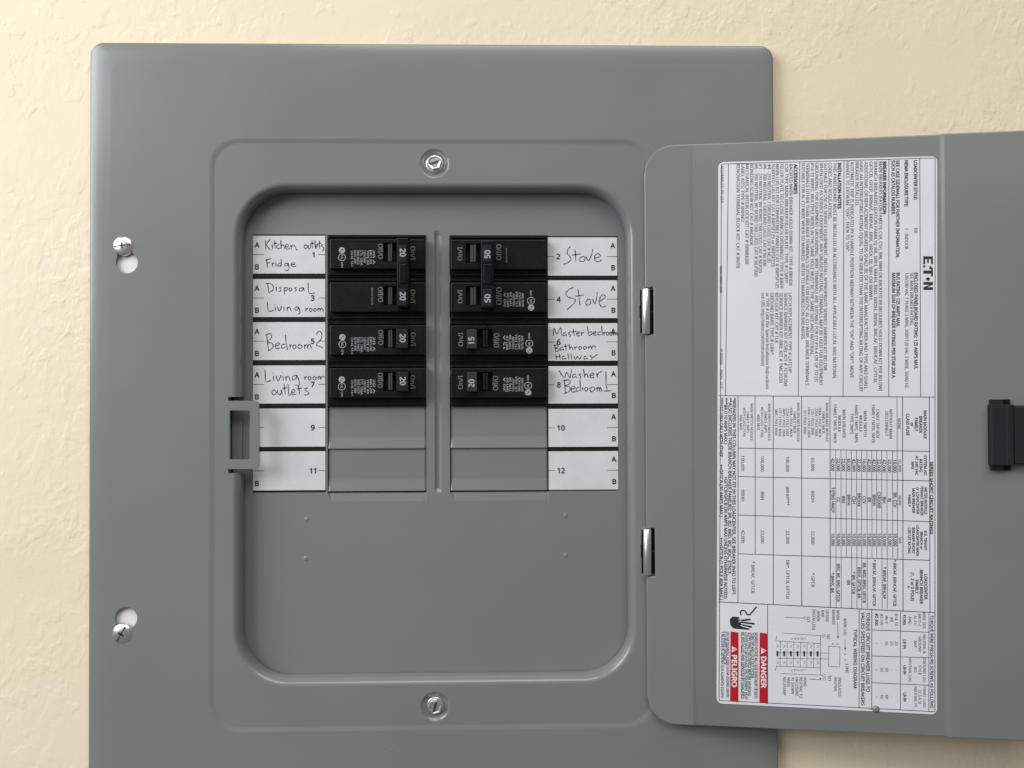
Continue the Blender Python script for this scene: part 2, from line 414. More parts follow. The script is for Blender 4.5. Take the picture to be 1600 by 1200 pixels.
for a, b_ in ((LX0, LX1), (RX0, RX1)):
    # walls of the breaker slots
    for x in (a, b_): mb.add([(x,YD,R0),(x,YD,R6),(x,YD+1.6,R6),(x,YD+1.6,R0)], [(0,1,2,3)])
    mb.add([(a,YD,R0),(b_,YD,R0),(b_,YD+1.6,R0),(a,YD+1.6,R0)], [(0,1,2,3)])
    # punched ramp below the last filler
    e = 1.2
    mb.add([(a,YD,R6),(b_,YD,R6),(b_-e,YD+0.95,R6),(a+e,YD+0.95,R6),(a,YD,RR),(b_,YD,RR),(b_-e-1,YD,RR+1.5),(a+e+1,YD,RR+1.5)],
           [(0,3,7,4),(3,2,6,7),(2,1,5,6),(7,6,5,4)])
    xx = b_ if a == LX0 else a; s_ = -1 if a == LX0 else 1
    for py in (434, 502, 583): mb.box(xx, xx+s_*1.0, GZ(py-5), GZ(py+5), YD+0.05, YD+1.4)
dead = mb.build('dead_front', M['paint2'], panel, recalc=False)
for (px, py) in ((479, 812), (478, 873), (884, 806), (884, 868)):
    mb = MB(); x, z = U(px, py, 11); mb.lathe(x, z, [(1.7, YD+0.02), (1.2, YD-0.18), (0.6, YD-0.36), (0.2, YD-0.4)], 16); mb.build('rivet_dimple', M['paint2'], panel)
# ---- filler plates
fm = None
for (a, b_) in ((LX0, LX1), (RX0, RX1)):
    for (t_, bt) in ((R4, R5), (R5, R6)):
        x0, x1 = a+0.35, b_-0.35; h = t_-bt
        if fm is None:
            mb = MB(); wv = x1-x0
            pr = [(0.0, 1.0), (-0.35, 0.95), (-h*0.70, 0.95), (-h*0.74, 0.85), (-h+0.8, -0.15), (-h+0.35, -0.1), (-h+0.35, 1.6)]
            vs = [(x, YD+y, z) for z, y in pr for x in (0, 0.9, wv-0.9, wv)]
            vs = [(x, y+(0.5 if k % 4 in (0, 3) else 0), z) for k, (x, y, z) in enumerate(vs)]
            mb.add(vs, [(4*k+i, 4*k+4+i, 4*k+5+i, 4*k+1+i) for k in range(len(pr)-1) for i in range(3)])
            fo = mb.build('filler_plate', M['paint2'], None, recalc=False); fm = fo.data; bpy.data.objects.remove(fo)
        o = link('filler_plate', fm, panel)
        bs = Vector(panel['_base']); o.location = (Vector((x0, 0, t_))-bs)*MM

# ------------------------------------------------------------------ circuit directories
rowsL = [(368.4,427.4),(436,495.2),(503.4,562.5),(571,630.4),(638.3,698),(705.3,766)]
rowsR = [(371,430.6),(438,497),(505,563.6),(572,630.4),(638.7,698),(705,765)]
strokes = {
 'L0': [[(185,135),(190,215)],[(225,128),(195,172),(226,216)],[(240,168),(246,210)],[(239,148)],[(262,138),(268,206)],[(250,166),(286,159)],[(302,170),(284,178),(280,195),(292,207),(310,200)],[(313,134),(316,210)],[(316,188),(328,173),(340,181),(345,210)],[(354,192),(378,186),(370,170),(355,178),(352,198),(368,210),(390,203)],[(398,175),(401,213)],[(401,192),(416,175),(432,186),(445,214),(456,213)],
        [(520,170),(508,190),(520,206),(535,190),(521,170)],[(541,175),(544,200),(556,203),(563,175)],[(573,138),(576,206)],[(558,166),(592,158)],[(597,133),(600,206)],[(606,190),(623,180),(613,170),(604,190),(616,206)],[(634,138),(638,206)],[(620,166),(652,157)],[(664,170),(651,180),(668,195),(671,213),(656,228)],
        [(195,290),(202,366)],[(184,302),(237,287)],[(196,328),(226,320)],[(241,320),(244,356)],[(243,337),(262,320)],[(272,320),(275,356)],[(271,300)],[(312,325),(292,332),(292,352),(310,350),(316,333)],[(316,293),(318,356)],[(372,325),(348,332),(350,350),(370,342),(374,325),(382,370),(366,389),(346,381)],[(402,341),(432,335),(420,322),(402,331),(403,348),(425,356),(440,348)]],
 'L1': [[(205,500),(213,570)],[(188,497),(226,496),(252,520),(246,552),(212,573)],[(275,520),(278,562)],[(274,500)],[(319,524),(301,531),(315,545),(308,562),(294,560)],[(341,528),(345,590)],[(342,536),(358,528),(369,541),(358,556),(344,552)],[(393,530),(380,545),(393,559),(406,545),(394,530)],[(446,527),(430,535),(444,548),(430,562)],[(498,530),(470,538),(470,558),(494,552),(500,530),(510,560)],[(540,488),(545,568),(572,580),(598,572)],
        [(200,648),(212,726),(254,718)],[(266,690),(269,726)],[(264,670)],[(285,690),(301,726),(321,684)],[(338,690),(341,724)],[(366,690),(369,724)],[(369,704),(386,690),(400,724)],[(458,690),(433,698),(436,719),(456,711),(461,690),(474,735),(458,752)],[(521,700),(524,731)],[(523,713),(543,698)],[(561,702),(550,716),(562,729),(575,714),(562,702)],[(597,702),(586,716),(598,729),(610,714),(598,702)],[(622,700),(624,729)],[(624,712),(637,700),(643,727)],[(643,712),(657,700),(668,729)]],
 'L2': [[(195,922),(211,1055)],[(184,926),(226,913),(236,945),(204,985),(242,995),(248,1030),(208,1056)],[(270,1017),(302,1005),(291,989),(270,1004),(272,1036),(304,1036)],[(348,1000),(320,1010),(325,1036),(352,1026)],[(352,922),(358,990),(370,1052)],[(388,1003),(393,1036)],[(390,1018),(405,1004)],[(427,1004),(412,1022),(426,1041),(441,1022),(428,1004)],[(471,1000),(455,1020),(471,1041),(491,1020),(473,1000)],[(510,1005),(513,1041)],[(513,1018),(530,1003),(538,1039)],[(538,1018),(555,1003),(570,1036)],[(608,920),(632,893),(655,914),(648,960),(610,1003),(630,1018),(664,1030)]],
 'L3': [[(182,95),(190,191),(234,182)],[(251,145),(256,189)],[(248,121)],[(275,145),(291,189),(316,139)],[(331,145),(336,187)],[(328,118)],[(355,148),(359,187)],[(359,163),(375,145),(393,187)],[(441,139),(412,152),(415,179),(441,166),(446,139),(468,200),(462,228),(432,222)],[(510,150),(516,181)],[(514,163),(533,148)],[(551,148),(540,165),(553,181),(566,163),(553,148)],[(593,148),(580,165),(595,181),(609,163),(595,148)],[(623,150),(625,180)],[(625,162),(639,148),(647,178)],[(647,162),(663,148),(680,158)],
        [(259,259),(239,280),(255,306),(276,285),(261,260)],[(286,265),(291,296),(311,299),(319,262),(325,301)],[(343,213),(351,301)],[(325,251),(367,243)],[(373,213),(381,301),(400,298)],[(406,286),(432,276),(421,258),(405,270),(409,301),(438,298)],[(461,223),(471,301)],[(445,256),(492,245)],[(541,244),(512,255),(531,275),(546,291),(521,306),(509,299)]],
 'R0': [[(1126,188),(1106,212),(1100,245),(1125,275),(1130,300),(1100,325),(1068,336)],[(1165,213),(1172,312)],[(1140,260),(1216,249)],[(1230,270),(1206,285),(1210,313),(1240,308),(1247,280),(1229,270)],[(1254,268),(1276,306),(1300,262),(1315,208)],[(1325,287),(1376,270),(1356,245),(1330,265),(1330,300),(1356,313),(1388,300)]],
 'R1': [[(1152,528),(1115,545),(1088,580),(1110,610),(1160,625),(1162,655),(1099,714)],[(1190,543),(1198,610),(1206,677)],[(1165,602),(1237,592)],[(1275,625),(1254,650),(1265,676),(1291,665),(1291,636),(1276,625)],[(1310,625),(1331,666),(1345,620),(1350,568)],[(1365,648),(1417,610),(1401,589),(1375,610),(1368,660),(1390,692),(1424,680)]],
 'R2': [[(985,932),(990,868),(1016,916),(1045,863),(1052,932)],[(1088,905),(1066,914),(1070,932),(1091,921),(1097,936)],[(1128,898),(1108,910),(1127,925),(1120,942)],[(1150,873),(1158,932)],[(1135,901),(1177,893)],[(1180,915),(1203,908),(1193,897),(1178,910),(1186,932),(1207,928)],[(1216,900),(1221,932)],[(1219,913),(1242,898)],[(1268,852),(1280,926),(1306,916),(1302,898),(1282,905)],[(1318,913),(1340,905),(1331,895),(1317,908),(1323,926),(1344,922)],[(1378,898),(1356,905),(1359,926),(1380,918)],[(1386,848),(1393,927)],[(1402,900),(1406,929)],[(1404,913),(1421,898)],[(1436,900),(1425,914),(1437,929),(1449,912),(1437,900)],[(1464,900),(1453,914),(1465,929),(1477,912),(1465,900)],[(1484,900),(1486,929)],[(1486,911),(1497,900),(1501,928)],[(1501,911),(1512,902),(1517,928)],
        [(995,1008),(1005,1060)],[(988,1012),(1019,1007),(1023,1024),(1005,1034),(1031,1041),(1026,1058),(1000,1063)],[(1064,1025),(1043,1034),(1048,1053),(1066,1042),(1073,1055)],[(1086,998),(1091,1053)],[(1072,1023),(1107,1015)],[(1115,998),(1121,1051)],[(1121,1037),(1136,1022),(1147,1049)],[(1160,1022),(1166,1049)],[(1163,1034),(1187,1018)],[(1207,1019),(1195,1034),(1207,1047),(1221,1030),(1208,1019)],[(1246,1017),(1234,1032),(1246,1045),(1260,1028),(1247,1017)],[(1275,1018),(1281,1043)],[(1281,1031),(1296,1017),(1303,1041)],[(1303,1029),(1321,1014),(1338,1028)],
        [(1005,1084),(1011,1131)],[(1036,1081),(1041,1131)],[(1005,1109),(1041,1104)],[(1079,1099),(1059,1109),(1065,1129),(1082,1118),(1090,1130)],[(1106,1078),(1112,1131)],[(1131,1078),(1137,1131)],[(1155,1100),(1169,1129),(1186,1102),(1201,1126),(1226,1089)],[(1259,1099),(1239,1109),(1245,1129),(1264,1118),(1272,1130)],[(1288,1094),(1311,1116)],[(1354,1084),(1311,1116),(1300,1131)]],
 'R3': [[(1028,98),(1075,159),(1096,114),(1121,161),(1136,93)],[(1168,129),(1145,140),(1148,161),(1170,150),(1177,163)],[(1214,128),(1196,138),(1214,150),(1205,170)],[(1235,88),(1246,161)],[(1245,142),(1262,128),(1274,160)],[(1290,147),(1322,135),(1309,121),(1290,138),(1298,161),(1325,158)],[(1345,123),(1353,160)],[(1348,142),(1365,118),(1392,110)],
        [(1075,178),(1086,292)],[(1064,187),(1117,179),(1120,210),(1085,228),(1122,240),(1117,275),(1074,292)],[(1135,257),(1168,246),(1153,231),(1135,248),(1140,279),(1171,276)],[(1199,240),(1176,250),(1180,276),(1202,263)],[(1205,178),(1212,277)],[(1227,240),(1231,272)],[(1257,240),(1245,255),(1258,273),(1273,255),(1259,240)],[(1311,235),(1287,256),(1305,279),(1331,255),(1313,235)],[(1346,240),(1349,276)],[(1349,254),(1362,240),(1369,274)],[(1369,254),(1379,242),(1387,276)],[(1422,108),(1424,230)],[(1424,230),(1434,262)],[(1405,273),(1467,269)]],
}
organ = {'L0':(380,350),'L1':(380,350),'L2':(380,350),'L3':(380,560),'R0':(680,350),'R1':(680,350),'R2':(680,350),'R3':(680,560)}
words = {'L':['Kitchen outlets and Fridge','Disposal and Living room','Bedroom 2','Living room outlets',None,None],'R':['Stove','Stove','Master bedroom, Bathroom, Hallway','Washer and Bedroom 1',None,None]}
prints = []
for side, rows, xa, xb in (('L', rowsL, 395.4, 508.2), ('R', rowsR, 856.6, 965.0)):
    YS = 11.15
    fx = lambda px, py: U(px, py, YS)[0]
    x0, x1 = U(xa, 560, YS)[0], U(xb, 560, YS)[0]
    mb = MB(); mb.box(x0-0.1, x1+0.1, GZ(768), GZ(rows[0][0]-2.6), YS, YD-0.02)
    strip = mb.build('circuit_directory', M['strip'], panel)
    strip['label'] = ('left' if side == 'L' else 'right') + ' directory sticker with handwritten circuit names'
    for k, (ya, yb) in enumerate(rows):
        z1, z0 = U(450 if side == 'L' else 910, ya, YS)[1], U(450 if side == 'L' else 910, yb, YS)[1]
        mb = MB(); mb.box(x0, x1, z0, z1, YS-0.06, YS+0.05)
        c_ = mb.build('directory_cell', M['paper'], strip)
        num = str(2*k+1+(side == 'R')); wd = words[side][k]
        c_['label'] = 'white cell %s %s' % (num, 'handwritten '+wd if wd else 'left blank')
        pr = MB(); y_ = YS-0.10; zc = (z0+z1)/2; q = (z1-z0)
        A, B = (1,0,0), (0,0,1)
        def ln(xp, xq): pr.box(xp, xq, zc-0.17, zc+0.17, y_, y_+0.03)
        if side == 'L':
            text(pr, 'A', (x0+2.4, y_, zc+q*0.19), A, B, None, 3.0, 'c', 0.02); text(pr, 'B', (x0+2.4, y_, zc-q*0.39), A, B, None, 3.0, 'c', 0.02)
            ln(x0, x0+6.8); ln(x1-4.2, x1); text(pr, num, (x1-(5.6 if len(num) == 2 else 6.5), y_, zc-1.6), A, B, None, 3.1, 'r', 0.02)
        else:
            text(pr, 'A', (x1-2.6, y_, zc+q*0.22), A, B, None, 3.0, 'c', 0.02); text(pr, 'B', (x1-2.4, y_, zc-q*0.36), A, B, None, 3.0, 'c', 0.02)
            ln(x1-6.6, x1); ln(x0, x0+3.8); text(pr, num, (x0+5.4, y_, zc-1.6), A, B, None, 3.1, 'l', 0.02)
        prints.append((pr, 'cell_print', M['ink'], strip))
        key = side+str(k)
        if key in strokes:
            hw = MB(); ox_, oy_ = organ[key]
            for st in strokes[key]:
                ribbon(hw, st, 0.62, lambda a, b_: Vector((U(ox_+a/5.3333, oy_+b_/5.3333, YS)[0], YS-0.12, U(ox_+a/5.3333, oy_+b_/5.3333, YS)[1])))
            prints.append((hw, 'handwriting', M['pen'], strip))

# ------------------------------------------------------------------ circuit breakers
def pole(root, side, py, state, amp, fine=True, double=False, ytop=0.0, last=False, dx=0.0, dy=0.0):
    # py centre reading of the pole, s = +1 when the ON end points right
    L_ = side == 'L'; s = 1 if L_ else -1
    YB, YP = 10.6, 6.0
    xa, xb = (512, 665.5) if L_ else (703.5, 856)
    bx0, bx1 = GX(xa, YB), GX(xb, YB)
    zc = GZ(py, YB)
    Zr = lambda d, z=YP: GZ(py+d, z)
    mb = MB(); mb.box(bx0, bx1, GZ(py+33.4, YB), GZ(py-33.0, YB), YB, 34)
    for a, b_ in ((-31, -27.6), (26.6, 31)):
        mb.frustum((bx0+0.3, bx1-0.5, GZ(py+b_, YB), GZ(py+a, YB)), (bx0+0.8, bx1-1, GZ(py+b_-0.9, YB), GZ(py+a+0.9, YB)), YB-1.5, YB+0.2)
    # raised face with the handle opening
    px0, px1 = (516.5, 663) if L_ else (705.5, 853)
    fx0, fx1 = GX(px0, YP), GX(px1, YP); fz0, fz1 = Zr(18.8), Zr(-25.5)
    if L_: hx0, hx1 = GX(599.5, YP), GX(641, YP)
    else: hx0, hx1 = GX(728.5, YP), GX(770, YP)
    hz0, hz1 = Zr(9.2), Zr(-20.8)
    out = [(fx0,fz0),(fx1,fz0),(fx1,fz1),(fx0,fz1)]; o2 = [(fx0-0.5,fz0-0.5),(fx1+0.5,fz0-0.5),(fx1+0.5,fz1+0.5),(fx0-0.5,fz1+0.5)]
    hole = [(hx0,hz0),(hx1,hz0),(hx1,hz1),(hx0,hz1)]
    mb.plate([out, hole], YP); mb.strip([out, o2, o2], [YP, YP+0.5, YB+0.3]); mb.strip([hole, hole], [YP, YB-0.3])
    # thin moulded frame line along the face
    e = 0.28
    mb.box(fx0+0.3, fx1-0.3, fz1-1.0, fz1-1.0+e, YP-0.18, YP+0.1); mb.box(fx0+0.3, fx1-0.3, fz0+0.8, fz0+0.8+e, YP-0.18, YP+0.1)
    mb.box(fx0+0.6, fx0+0.6+e, fz0+0.8, fz1-0.8, YP-0.17, YP+0.1); mb.box(fx1-0.9, fx1-0.9+e, fz0+0.8, fz1-0.8, YP-0.17, YP+0.1)
    body = mb.build('breaker_body', M['black'], root, 0.14, 1)
    # curved slider that closes the opening behind the handle
    sl = MB()
    on = state == 'on'
    if L_: ga, gb = (606.3, 613.3)
    else: ga, gb = (735, 744.5) if not on else (754, 762.5)
    gx0, gx1 = GX(ga, 6.5), GX(gb, 6.5); mid = gx0+(gx1-gx0)*0.55
    sl.frustum((gx0, mid, hz0+0.3, hz1-0.3), (gx0+0.1, mid-0.1, hz0+0.5, hz1-0.5), 7.0, 10); sl.frustum((mid, gx1, hz0+0.3, hz1-0.3), (mid+0.15, gx1-0.15, hz0+0.5, hz1-0.5), 6.5, 10)
    sl.build('slider', M['greypl'] if (L_ or not on) else M['handle'], root, 0.12, 1)
    if not double:
        hd = MB()
        ha, hb = (619.5, 637.5) if L_ else (729.5, 745.0)
        YH = 0.6 if L_ else 1.4
        a, b_ = GX(ha, YH), GX(hb, YH)
        hd.frustum((GX(ha, 8)-0.3, GX(hb, 8)+0.3, hz0+0.2, hz1-0.2), (a, b_, GZ(py+9.5, YH), GZ(py-20.5, YH)), YH, 9.6)
        for q in range(3):
            zz = GZ(py+3.5+q*2.2, YH); hd.box(a+0.8, b_-0.8, zz, zz+0.35, YH-0.22, YH+0.1)
        h = hd.build('handle', M['handle' if L_ else 'handle_lit'], root, 0.35, 2)
        t = MB(); text(t, amp, ((a+b_)/2-s*1.3, YH-0.03, GZ(py-(12.5 if L_ else -3.5), YH)), (0,0,-s), (s,0,0), None, 3.2, 'l', 0.02)
        prints.append((t, 'rating_print', M['white'], root))
    # printing on the face
    A, B = (0,0,-s), (s,0,0); y_ = YP-0.03
    t = MB()
    def col(x, sA, sB, h, string, bold=0.0, z=YP, wd=None):
        # reading runs down on the left column and up on the right one
        za, zb = Zr(sA), Zr(sB)
        start = za if L_ else zb
        text(t, string, (GX(x, z)-s*h/2, y_, start), A, B, abs(za-zb) if wd is None else wd, h, 'l', bold)
    if L_: col(594.5+dx, -19, 4, 2.9, 'Off/O'); ox = 645.5+dx; col(ox, -15, 6, 2.8, 'On/I')
    else: col(780 if double else 776+dx, -14 if not double else -19, 8, 3.2, 'Off/O') if not (double and ytop) else col(780, -19, 5, 3.0, 'Off/O'); col(719 if double else 720+dx*0.4, -15, 6, 2.8, 'On/I')
    prints.append((t, 'switch_print', M['dimwhite'], root))
    if fine:
        t2 = MB(); t_keep = t; t = t2
        base = 586.5 if L_ else (787 if double else 786)
        lines = ['BR120','TYPE BR','120/240V','CTL 10kA','SWD HACR','60/75C WIRE','CU-AL 14-4','40C LISTED']
        lines = ([amp+' A']+lines)[:8 if L_ else 7]
        for k, sx in enumerate(lines):
            xx = base-s*0 + (-1 if L_ else 1)*(k*(4.9 if L_ else 4.7)+2.0)
            ln_ = [(-9,13),(-9,12),(-9,13.5),(-9,11),(-9,14.5),(-9,13),(-9,12),(-8,17),(-9,15)][k]
            aa, bb = ln_
            if not L_: aa, bb = -bb+2, -aa+2
            za, zb = Zr(aa+dy), Zr(bb+dy); start = za if L_ else zb
            text(t2, sx, (GX(xx, YP)-s*0.6, y_, start), A, B, abs(za-zb), 1.25, 'l', 0.0)
        # certification marks: a ring with a bar, and a filled disc
        cxp = (534.5 if L_ else (830 if double else 827))+dx
        for (dd, rr_, fill) in ((2 if L_ else 2, 1.95, False), (-9 if L_ else 13, 1.9, True)):
            cx, cz = GX(cxp, YP), Zr(dd+dy)
            if fill:
                t2.plate([circ(cx, cz, rr_, 20), circ(cx+0.3, cz+0.4, 0.45, 8), circ(cx-0.6, cz-0.5, 0.35, 8)], y_)
            else:
                t2.plate([circ(cx, cz, rr_+0.35, 24), circ(cx, cz, rr_-0.05, 24)], y_)
                text(t2, 'UL', (cx-s*0.55, y_, cz+s*1.1), A, B, 2.2, 1.2, 'l', 0.02)
        zt = Zr((2+8 if L_ else 2-8)+dy); zt2 = Zr((2+17 if L_ else 2-17)+dy) if L_ else Zr(2-17+dy)
        text(t2, 'LISTED', (GX(cxp, YP)-s*0.4, y_, zt), A, B, abs(zt-zt2)*0.9, 0.9, 'l', 0.02)
        prints.append((t2, 'certification_print', M['white'], root))
    return body
def breaker_thing(lab, side, py):
    xm = GX(590 if side == 'L' else 780, 10.6)
    return thing('circuit_breaker', lab, 'circuit breaker', (xm, YD, GZ(py, 10.6)), 'circuit breakers plugged in on both sides of the centre rib')
def tie(root, side, ya, yb, amp, py1, py2):
    L_ = side == 'L'; s = 1 if L_ else -1
    xa, xb = (620.5, 638.5) if L_ else (752.5, 772.0)
    YT = -3.2
    x0, x1 = GX(xa, YT), GX(xb, YT); z1, z0 = GZ(ya, YT), GZ(yb, YT)
    mb = MB()
    mb.frustum((x0-0.7, x1+0.5, z0+0.3, z1-0.3), (x0, x1, z0, z1), YT, 1.0)
    for p in (py1, py2): mb.frustum((GX(xa, 9), GX(xb, 9), GZ(p+8, 9), GZ(p-19, 9)), (x0-0.4, x1+0.4, GZ(p+8, 1), GZ(p-19, 1)), 0.8, 9.6)
    t_ = mb.build('handle_tie', M['tie'], root, 0.55, 3)
    mb = MB(); a, b_ = GZ(py1+8, YT), GZ(py2-30, YT)
    mb.box(x0+1.3, x1-1.3, b_, a, YT-0.55, YT+0.2); mb.build('tie_clip', M['tie'], t_, 0.25, 2)
    for p in (py1, py2):
        mb = MB(); mb.box(x0+1.0, x1-1.2, GZ(p+4, YT), GZ(p-22, YT), YT-0.30, YT+0.2)
        mb.build('tie_window', M['handle'], t_, 0.3, 2)
        t = MB(); off = (-16.5 if L_ else -1.5)
        text(t, amp, ((x0+x1)/2-s*1.5, YT-0.36, GZ(p+off, YT)), (0,0,-s), (s,0,0), None, 3.2, 'l', 0.02)
        prints.append((t, 'rating_print', M['white'], t_))
b1 = breaker_thing('double black breaker rated 20 with joined handles, beside the Kitchen and Disposal cells', 'L', 434)
pole(b1, 'L', 400, 'on', '20', True, True); pole(b1, 'L', 467.5, 'on', '20', False, True, 1); tie(b1, 'L', 371.5, 479.5, '20', 405, 473)
b2 = breaker_thing('single black breaker rated 20, beside the handwritten Bedroom 2 cell', 'L', 534.5); pole(b2, 'L', 534.5, 'on', '20', dx=0.5, dy=1)
b3 = breaker_thing('single black breaker rated 20, lowest in the left column beside Living room outlets', 'L', 601.5); pole(b3, 'L', 601.5, 'on', '20', dx=-0.5)
b4 = breaker_thing('double black breaker rated 50 with joined handles, beside the two Stove cells', 'R', 434)
pole(b4, 'R', 401, 'off', '50', False, True, 1); pole(b4, 'R', 468, 'off', '50', True, True); tie(b4, 'R', 375.5, 481, '50', 405, 474)
b5 = breaker_thing('single black breaker rated 15, beside the Master bedroom cell', 'R', 535); pole(b5, 'R', 535, 'on', '15')
b6 = breaker_thing('single black breaker rated 20, lowest in the right column beside Washer', 'R', 602); pole(b6, 'R', 602, 'on', '20', dx=-2, dy=-1)
# small white serial line on the second left pole and the upper stove pole
t = MB(); text(t, 'BR220 HACR', (GX(580.5, 6), 5.97, GZ(450, 6)), (0,0,-1), (1,0,0), 10.0, 0.9, 'l', 0.02); prints.append((t, 'serial_print', M['dimwhite'], b1))
t = MB(); text(t, 'BR250 HACR', (GX(793, 6), 5.97, GZ(411, 6)), (0,0,1), (-1,0,0), 9.0, 0.8, 'l', 0.02); prints.append((t, 'serial_print', M['dimwhite'], b4))

# ------------------------------------------------------------------ hinges
for (ya, yb) in ((451, 522), (826, 898)):
    zt, zb = U(1010, ya, -1.5)[1], U(1010, yb, -1.5)[1]; xc = GX(1010, -1.5)
    h = (zt-zb)
    mb = MB(); mb.tube_z(xc-0.1, -1.6, 2.45, zb, zt, 28, 0.5)
    hg = mb.build('hinge', M['pin'], panel)
    mb = MB(); mb.box(xc-0.1, xc+4.5, zb+0.4, zb+h*0.5-0.2, -0.2, 1.0); mb.box(xc-0.1, xc+4.5, zb+h*0.5+0.2, zt-0.4, -0.2, 1.0); mb.box(xc-3.6, xc, zb+h*0.36, zt-h*0.36, 0.6, 1.4)
    mb.build('hinge_slot_shade', M['dark'], hg, 0.1, 1)  # leaf boxes widened and near black, painting in the shade of the hinge slot

# ------------------------------------------------------------------ door
TH = math.radians(8.4); XH = U(1009, 700, -2)[0]; YH_ = -2.0
door_base = Vector((XH, YH_, 0))
class DM(MB): pass
dm = MB()
DT, DB, RD = 148.0, -194.6, 17.0
hn = [(U(1010,451,0)[1]+0.5, U(1010,522,0)[1]-0.5), (U(1010,826,0)[1]+0.5, U(1010,898,0)[1]-0.5)]
prof = [(RD*(1-math.cos(math.radians(a))), 0.0) for a in (0, 23, 34, 45, 56, 67, 78, 90)]
notch = prof[3][0]
prof = prof+[(26.6, 0.0), (27.2, 0.08), (28.2, 0.42), (28.8, 0.5), (166.6, 0.5), (167.2, 0.42), (168.8, -0.75), (169.5, -0.85), (252, -0.85)]
cols = []
for u, n in prof:
    dz = RD-math.sqrt(max(0, RD*RD-(RD-u)**2)) if u < RD else 0
    zsn = [DT-dz, hn[0][0], hn[0][1], hn[1][0], hn[1][1], DB+dz]
    cols.append([(u, n, z) for z in zsn])
nv = len(dm.v); 
for c_ in cols: dm.v += c_
for i in range(len(cols)-1):
    for j in range(5):
        if j in (1, 3) and cols[i+1][0][0] <= notch+1e-6: continue
        a = nv+i*6+j; dm.f.append((a, a+1, a+7, a+6)); dm.sm.append(cols[i][0][0] > 20)
me = bpy.data.meshes.new('door'); me.from_pydata([(x*MM, y*MM, z*MM) for x,y,z in dm.v], [], dm.f); me.polygons.foreach_set('use_smooth', dm.sm); me.materials.append(M['paint'])
door = bpy.data.objects.new('door', me); sc.collection.objects.link(door); door.parent = panel
bs = Vector(panel['_base'])
door.location = (door_base-bs)*MM; door.rotation_euler = (0, 0, -TH)
md = door.modifiers.new('sheet', 'SOLIDIFY'); md.thickness = 1.7*MM; md.offset = -1.0
md = door.modifiers.new('bevel', 'BEVEL'); md.width = 0.9*MM; md.segments = 4; md.limit_method = 'ANGLE'; md.angle_limit = math.radians(50)
md = door.modifiers.new('edge', 'EDGE_SPLIT'); md.split_angle = math.radians(60)
door['label'] = 'open steel door folded back to the right with a large white instruction label'
# flanges folded back along the top, bottom and free edge
mb = MB()
# label frame: photo reading -> label millimetres
LBW, LBH = 122.3, 317.6
src = [(1122, 253), (1466, 243), (1462, 1116), (1119, 1100)]; dst = [(0,0), (LBW,0), (LBW,LBH), (0,LBH)]
import numpy as np
Am = []; bv = []
for (x, y), (X, Y) in zip(src, dst):
    Am += [[x, y, 1, 0, 0, 0, -X*x, -X*y], [0, 0, 0, x, y, 1, -Y*x, -Y*y]]; bv += [X, Y]
Hm = np.append(np.linalg.solve(np.array(Am, float), np.array(bv, float)), 1).reshape(3, 3)
def Lp(x, y):
    v = Hm @ np.array([x, y, 1.0]); return v[0]/v[2], v[1]/v[2]
LR = math.radians(0.56); TLu, TLz = 43.2, 136.6
def Ld(a, b_, n=0.0):      # label mm -> door-local mm
    return Vector((TLu+a*math.cos(LR)-b_*math.sin(LR), 0.5-0.22-n, TLz-a*math.sin(LR)-b_*math.cos(LR)))
dA = Vector((-math.sin(LR), 0, -math.cos(LR))); dB = Vector((math.cos(LR), 0, -math.sin(LR)))
mb = MB(); lp = [(Ld(a, b_).x, Ld(a, b_).z) for a, b_ in reversed(rrect(0, LBW, 0, LBH, 3.2, 6))]
if sum(lp[i][0]*lp[(i+1)%len(lp)][1]-lp[(i+1)%len(lp)][0]*lp[i][1] for i in range(len(lp))) < 0: lp.reverse()
mb.plate([lp], 0.28, 0.49)
lab = mb.build('instruction_label', M['vinyl'], door); lab['label'] = 'white instruction label with ratings tables, wiring diagram and red danger bars'
LI = MB(); LF = MB(); LRd = MB(); LK = MB()
def T(x0, x1, y0, y1, s, bold=0.0, sink=None, n=0.03):   # glyphs between photo x0..x1 (feet at x0), running from y0 to y1
    a0, b0 = Lp(x0, y0); a1, b1 = Lp(x1, y0); _, b2 = Lp(x0, y1)
    text(sink or LF, s, Ld(a0, b0, n), dA, dB, b2-b0, (a1-a0)*0.93, 'l', bold)
def TC(xc, yc, s, h=4.6, wd=None, bold=0.0, sink=None):  # centred on (xc, yc)
    a0, b0 = Lp(xc, yc); hh = h*0.358
    text(sink or LF, s, Ld(a0-hh/2, b0, 0.03), dA, dB, wd*0.366 if wd else None, hh*0.93, 'c', bold)
def LN(x0, y0, x1, y1, wd=0.30, sink=None, n=0.03):
    p = Ld(*Lp(x0, y0), n); q = Ld(*Lp(x1, y1), n); d = (q-p).normalized(); nn = Vector((-d.z, 0, d.x))*wd/2
    (sink or LI).add([p+nn, q+nn, q-nn, p-nn], [(0,1,2,3)])
def RC_(x0, x1, y0, y1, sink, n=0.03):
    ps = [Ld(*Lp(x, y), n) for x, y in ((x0,y0),(x0,y1),(x1,y1),(x1,y0))]; sink.add(ps, [(0,1,2,3)])
def PG(pts, sink, n=0.03): 
    tri = geometry.tessellate_polygon([[Vector((a, b_, 0)) for a, b_ in pts]])
    sink.add([Ld(*Lp(a, b_), n) for a, b_ in pts], [tuple(t) for t in tri])
cA = lambda X, Y: (1110+X/4.324, 240+Y/4.324)
cE = lambda X, Y: (1110+X/4.324, 940+Y/4.324)
